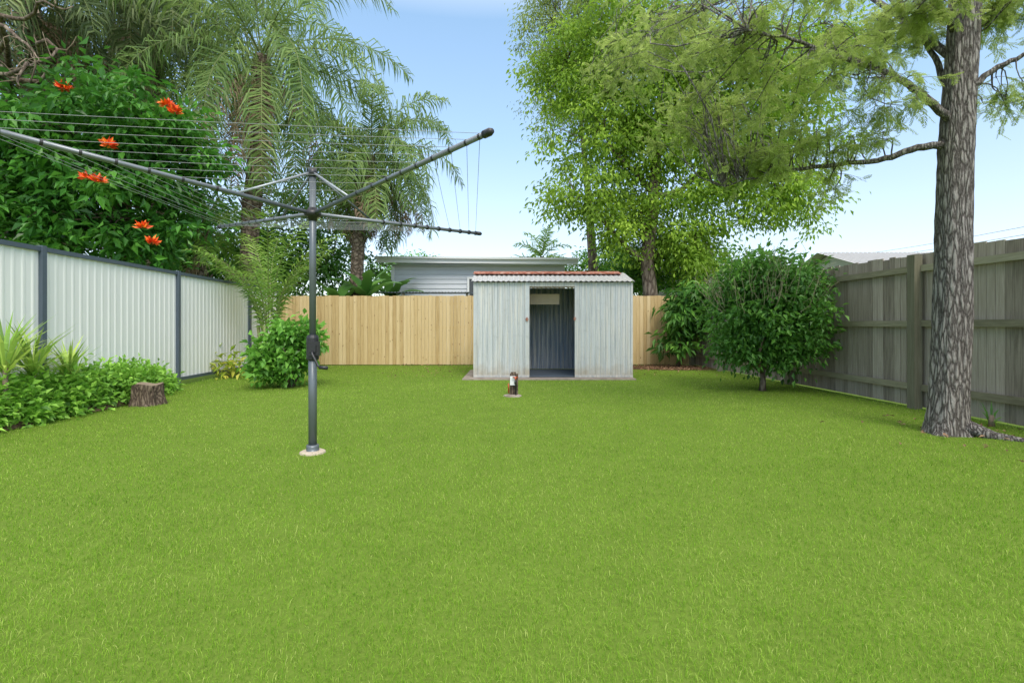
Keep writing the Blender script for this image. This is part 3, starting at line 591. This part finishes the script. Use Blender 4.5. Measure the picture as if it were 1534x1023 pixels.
cc=sample_ells(el,330,.6)
gt=NM();gl=NM(); allP=[];allD=[];allr=[]
for c in cc:
    k=np.argmin(np.linalg.norm(lp-c,axis=1)); pts=curve(lp[k],c,.12,6,.08); gt.tube(pts,np.linspace(.009,.003,6),4,cap=False)
    cr=rng.random()
    for j in range(3):
        e=c+rv(1)[0]*.22*np.array([1,1,.6])-np.array([0,0,.06]); s=pts[3]*.3+c*.7; q=curve(s,e,.1,5,.05); gt.tube(q,np.linspace(.003,.0015,5),3,cap=False)
        for m_ in range(7):
            b=q[1+m_%4]; allP.append(b); allD.append(nrm(e-s)*.7+rv(1)[0]*.9+np.array([0,0,-.25])); allr.append(np.clip(cr*.6+rng.random()*.4,0,1))
gt.build('twigs',M['bark1'],th)
PP=np.array(allP);DD=nrm(np.array(allD));rr=np.array(allr); n=len(PP); SS=nrm(np.cross(DD,np.array([0,0,1.])+rng.standard_normal((n,3))*.3)); UU=np.cross(SS,DD); LL=.10+.05*rng.random(n)
gl.strips(PP,PP+DD*(LL*.5)[:,None],PP+DD*LL[:,None]-np.array([0,0,.01]),SS,.0025,rr)
for k in range(1,11):
    f=k/10.5; w=.034*math.sin(math.pi*(f*.8+.15))+.007
    for sg in(-1,1):
        b=PP+DD*(LL*f)[:,None]; gl.leaves(b,SS*sg*.85+DD*.6-np.array([0,0,.15])+rng.standard_normal((n,3))*.12,UU,w,.0085,np.clip(rr+rng.normal(0,.1,n),0,1),.1,.1)
gl.build('crown',M['fern'],th)
# right rounded shrub
th=thing('rounded_shrub',(4.2,8.4,0),'tall rounded green shrub with thin bare twigs on top by the right fence','shrub')
g=NM(); g.tube([(4.2,8.4,-.02),(4.21,8.4,.18),(4.2,8.4,.4)],[.06,.045,.04],10)
for k in range(7):
    a=k*.9; g.tube(curve((4.2,8.4,.3),(4.2+.5*math.cos(a),8.4+.5*math.sin(a),1.3),.06,7),np.linspace(.03,.012,7),7)
g.build('trunk',M['bark2'],th,True)
def E3(px,py,rx,rz,ry,w=1,Y=8.4): return E(px,py,Y,rx,rz,ry,w)
el=[E3(1146,465,80,74,.9),E3(1130,415,60,42,.65),E3(1176,430,50,50,.65),E3(1184,512,46,40,.6),E3(1112,512,44,36,.6)]
cc=sample_ells(el,380,.36); cc=cc[cc[:,2]>.24]; g=NM(); leafcloud(g,cc,44,.2,.095,.048,.3,.9); g.build('crown',M['dkg'],th)
g=NM()
for k in range(170):
    a=rng.random()*6.28; rr_=rng.random()**.5*.8; s=np.array([4.13+rr_*math.cos(a),8.3+rr_*math.sin(a)*.9,1.5+.3*rng.random()-rr_*.3]); e=s+np.array([math.cos(a)*rr_*.35,math.sin(a)*rr_*.35,.6+.3*rng.random()-rr_*.3])+rng.normal(0,.07,3)
    g.tube(curve(s,e,.08,5),np.linspace(.0055,.002,5),4,cap=False)
g.build('bare_twigs',M['twigpale'],th)
# broadleaf shrub left
th=thing('broadleaf_shrub',(-3.95,8.9,0),'leafy green shrub in front of the back left fence corner','shrub')
g=NM()
for k in range(8):
    a=k*.8; g.tube(curve((-3.95+.05*math.cos(a),8.9+.05*math.sin(a),0),(-3.95+.3*math.cos(a),8.9+.3*math.sin(a),.7),.08,6),np.linspace(.02,.01,6),6)
g.build('stems',M['bark2'],th,True)
el=[E(425,540,8.9,40,34,.45),E(440,510,8.9,32,26,.4),E(402,530,8.9,20,26,.35),E(462,505,8.9,18,18,.3,.7),E(420,495,8.9,20,14,.3,.6)]
cc=sample_ells(el,130,.4); g=NM(); leafcloud(g,cc,22,.17,.12,.075,.3,.8); g.build('crown',M['shrub'],th)
# yellow plant
th=thing('yellow_leaf_plant',(-5.9,10.5,0),'small yellow green leafed plant at the foot of the white fence','plant')
g=NM(); c=np.array([[-5.9,10.5,.18],[-5.75,10.4,.25],[-6.0,10.4,.35],[-5.65,10.5,.15],[-5.95,10.35,.12]]); leafcloud(g,c,34,.26,.16,.06,.1,.9); g.build('foliage',M['crot'],th)
g=NM(); 
for k in range(5): g.tube([(-5.9,10.5,0),tuple(c[k])],.008,5)
g.build('stem',M['twig'],th)
# dark plants in back right corner
def fanplant(name,label,x,y,n,L,mat,w,z0=.2,seed=0,cat='plant'):
    th=thing(name,(x,y,0),label,cat); g=NM(); az=rng.random(n)*6.28; el_=.25+1.2*rng.random(n); h=np.stack([np.cos(az),np.sin(az),np.zeros(n)],1); up=np.array([0,0,1.])
    P0=np.array([x,y,z0])+h*.03+np.outer(rng.random(n)*.1,up); LLn=L*(.7+.5*rng.random(n)); D=h*np.cos(el_)[:,None]+up*np.sin(el_)[:,None]; Mi=P0+D*(LLn*.5)[:,None]; e3=el_-.25-.35*rng.random(n); T=Mi+(h*np.cos(e3)[:,None]+up*np.sin(e3)[:,None])*(LLn*.55)[:,None]; S=np.stack([-h[:,1],h[:,0],np.zeros(n)],1)
    g.strips(P0,Mi,T,S,w,rng.random(n)); g.build('foliage',mat,th); g=NM(); g.tube([(x,y,0),(x,y,z0+.1)],[.03,.02],8); g.build('stem',M['twig'],th,True)
th=thing('corner_shrub',(4.35,13.1,0),'dark broad leafed shrub in the back right fence corner','shrub')
tree(th,[(4.35,13.1,0),(4.35,13.1,.7),(4.3,13.1,1.4)],[.05,.04,.02],[E(1025,470,13,26,36,.45),E(1045,450,13,26,32,.45),E(1015,515,12.9,20,18,.35,.5)],85,22,.25,.26,.08,M['dkg'],M['bark2'],.6)
for i,(px_,py_,Y_) in enumerate(((8,560,5.35),(50,575,5.75),(30,600,6.3))):
    p=P(px_,py_,Y_); lab=['spiky yellow green strappy plant at the left edge of the photo','spiky strappy plant nearest the first dark fence post','spiky plant furthest back among the three in the garden bed'][i]
    fanplant('strappy_plant',lab,max(p[0],lfx(Y_)+.28),Y_,60,[.62,.60,.5][i],M['spiky'],.03,[.58,.5,.4][i])
# ground cover
n=620; yy=rng.random(n)*5.6+2.9; u=rng.random(n); fx=lfx(yy)+.12; bx=bedx(yy)-.08+.06*rng.standard_normal(n); cx=fx*(1-u)+bx*u; hgt_=(.11+.26*np.sin(np.pi*np.clip(u*.75+.18,0,1)))*(.5+.8*rng.random(n))*np.clip((8.9-yy)/1.2,.35,1)
cc=np.stack([cx,yy,hgt_],1); cc2=cc.copy(); cc2[:,2]*=.45; g=NM(); leafcloud(g,np.vstack([cc,cc2]),28,.14,.08,.048,.1,.9,.6)
g.build('ground_cover',M['cover'],kind='stuff',label='low leafy green ground cover filling the left garden bed',category='plants')
# weeds at right fence
fanplant('weed','small upright weed between tree and right fence bottom',5.22,5.45,9,.2,M['shrub'],.022,.02)
# leaf litter
n=1500; a=rng.random(n)*6.28; rr_=rng.random(n)**.5; p=np.stack([4.0+1.2*rr_*np.cos(a),12.85+.75*rr_*np.sin(a),.012+.02*rng.random(n)],1)
n2=420; y2=rng.random(n2)*3+10.3; p2=np.stack([rng.random(n2)*7.5-3,np.where(rng.random(n2)<.6,BACK-.08-.25*rng.random(n2)**2,y2),.03+.01*rng.random(n2)],1); p2=p2[~((p2[:,0]>-1)&(p2[:,0]<2.5)&(p2[:,1]<12.1))]
n3=60; p3=np.stack([4.6+rng.normal(0,.5,n3),5+rng.normal(0,.45,n3),.03+.01*rng.random(n3)],1); p3=p3[p3[:,0]<5.3]
p=np.vstack([p,p2,p3]); n=len(p); D=rv(n);D[:,2]*=.2; g=NM(); g.leaves(p,D,np.array([0,0,1.])+rng.standard_normal((n,3))*.3,.06,.026,rng.random(n)); g.build('leaf_litter',M['litter'],kind='stuff',label='scattered dry brown fallen leaves in the back right corner',category='leaves')
# stump
th=thing('tree_stump',(-5.05,6.95,0),'weathered sawn tree stump at the end of the left garden bed','stump')
n=30;a=np.arange(n)*2*np.pi/n; V=[]
for z,rs in((-.02,.225),(.05,.205),(.14,.185),(.22,.18),(.285,.175)):
    rad=rs*(1+.07*np.sin(5*a)+.05*np.sin(9*a+1)+.03*rng.standard_normal(n)); V.append(np.stack([-5.05+rad*np.cos(a),6.95+rad*np.sin(a),np.full(n,z)+(.015*np.sin(3*a) if z>.25 else 0)],1))
top=V[-1]; Q=[(i*n+j,i*n+(j+1)%n,(i+1)*n+(j+1)%n,(i+1)*n+j) for i in range(4) for j in range(n)]; g=NM(); g.add(np.concatenate(V),Q,None,.5); g.build('bark',M['stumpbark'],th)
g=NM(); g.add(np.vstack([top,[-5.05,6.95,.27]]),None,[(n,j,(j+1)%n) for j in range(n)],.5); g.build('cut_top',M['stumpcut'],th)
# ------------------------------------------------------------------ light, sky, camera
el_,az_=R(48),R(163)   # sun high behind the camera
w=bpy.data.worlds.new('World'); bpy.context.scene.world=w; w.use_nodes=True; nt=w.node_tree; bg=nt.nodes['Background']
sk=nt.nodes.new('ShaderNodeTexSky'); sk.sky_type='NISHITA'; sk.sun_disc=False; sk.sun_elevation=el_; sk.sun_rotation=az_; sk.air_density=1.0; sk.dust_density=1.2; sk.ozone_density=2.0
# thin bright haze over the clear sky, whiter at the horizon; unseen zenith brightened as fill
tc=nt.nodes.new('ShaderNodeTexCoord'); sx=nt.nodes.new('ShaderNodeSeparateXYZ'); nt.links.new(tc.outputs['Generated'],sx.inputs[0])
rp=nt.nodes.new('ShaderNodeValToRGB'); e=rp.color_ramp.elements; e.new(.5);e.new(.5);e.new(.5)
for i,(p_,c_) in enumerate(((0,(.36,.35,.33)),(.12,(.33,.35,.37)),(.34,(.20,.29,.385)),(.52,(.15,.245,.34)),(.72,(1.0,.95,.87)))):
    e[i].position=p_; e[i].color=(*c_,1)
nt.links.new(sx.outputs[2],rp.inputs[0])
vm=nt.nodes.new('ShaderNodeVectorMath'); vm.operation='MULTIPLY_ADD'; vm.inputs[1].default_value=(10,10,10); nt.links.new(rp.outputs[0],vm.inputs[0]); nt.links.new(sk.outputs[0],vm.inputs[2])
nt.links.new(vm.outputs[0],bg.inputs[0]); bg.inputs[1].default_value=.15
sl=bpy.data.lights.new('sun','SUN'); sl.energy=2.6; sl.angle=R(25); sl.color=(1,.92,.80); so=bpy.data.objects.new('sun',sl); C.objects.link(so)
d=Vector((math.sin(az_)*math.cos(el_),-abs(math.cos(az_))*math.cos(el_),math.sin(el_))); so.rotation_euler=d.to_track_quat('Z','Y').to_euler()
cd=bpy.data.cameras.new('camera'); cam=bpy.data.objects.new('camera',cd); C.objects.link(cam); cam.location=(0,0,CAMH); cam.rotation_euler=(R(90),0,0)
cd.sensor_width=36; cd.lens=36*F/1534; cd.shift_y=-24.5/1534; cd.clip_start=.05; cd.clip_end=2000
bpy.context.scene.camera=cam
bpy.context.scene.view_settings.view_transform='Standard'; bpy.context.scene.view_settings.look='None'; bpy.context.scene.view_settings.exposure=0
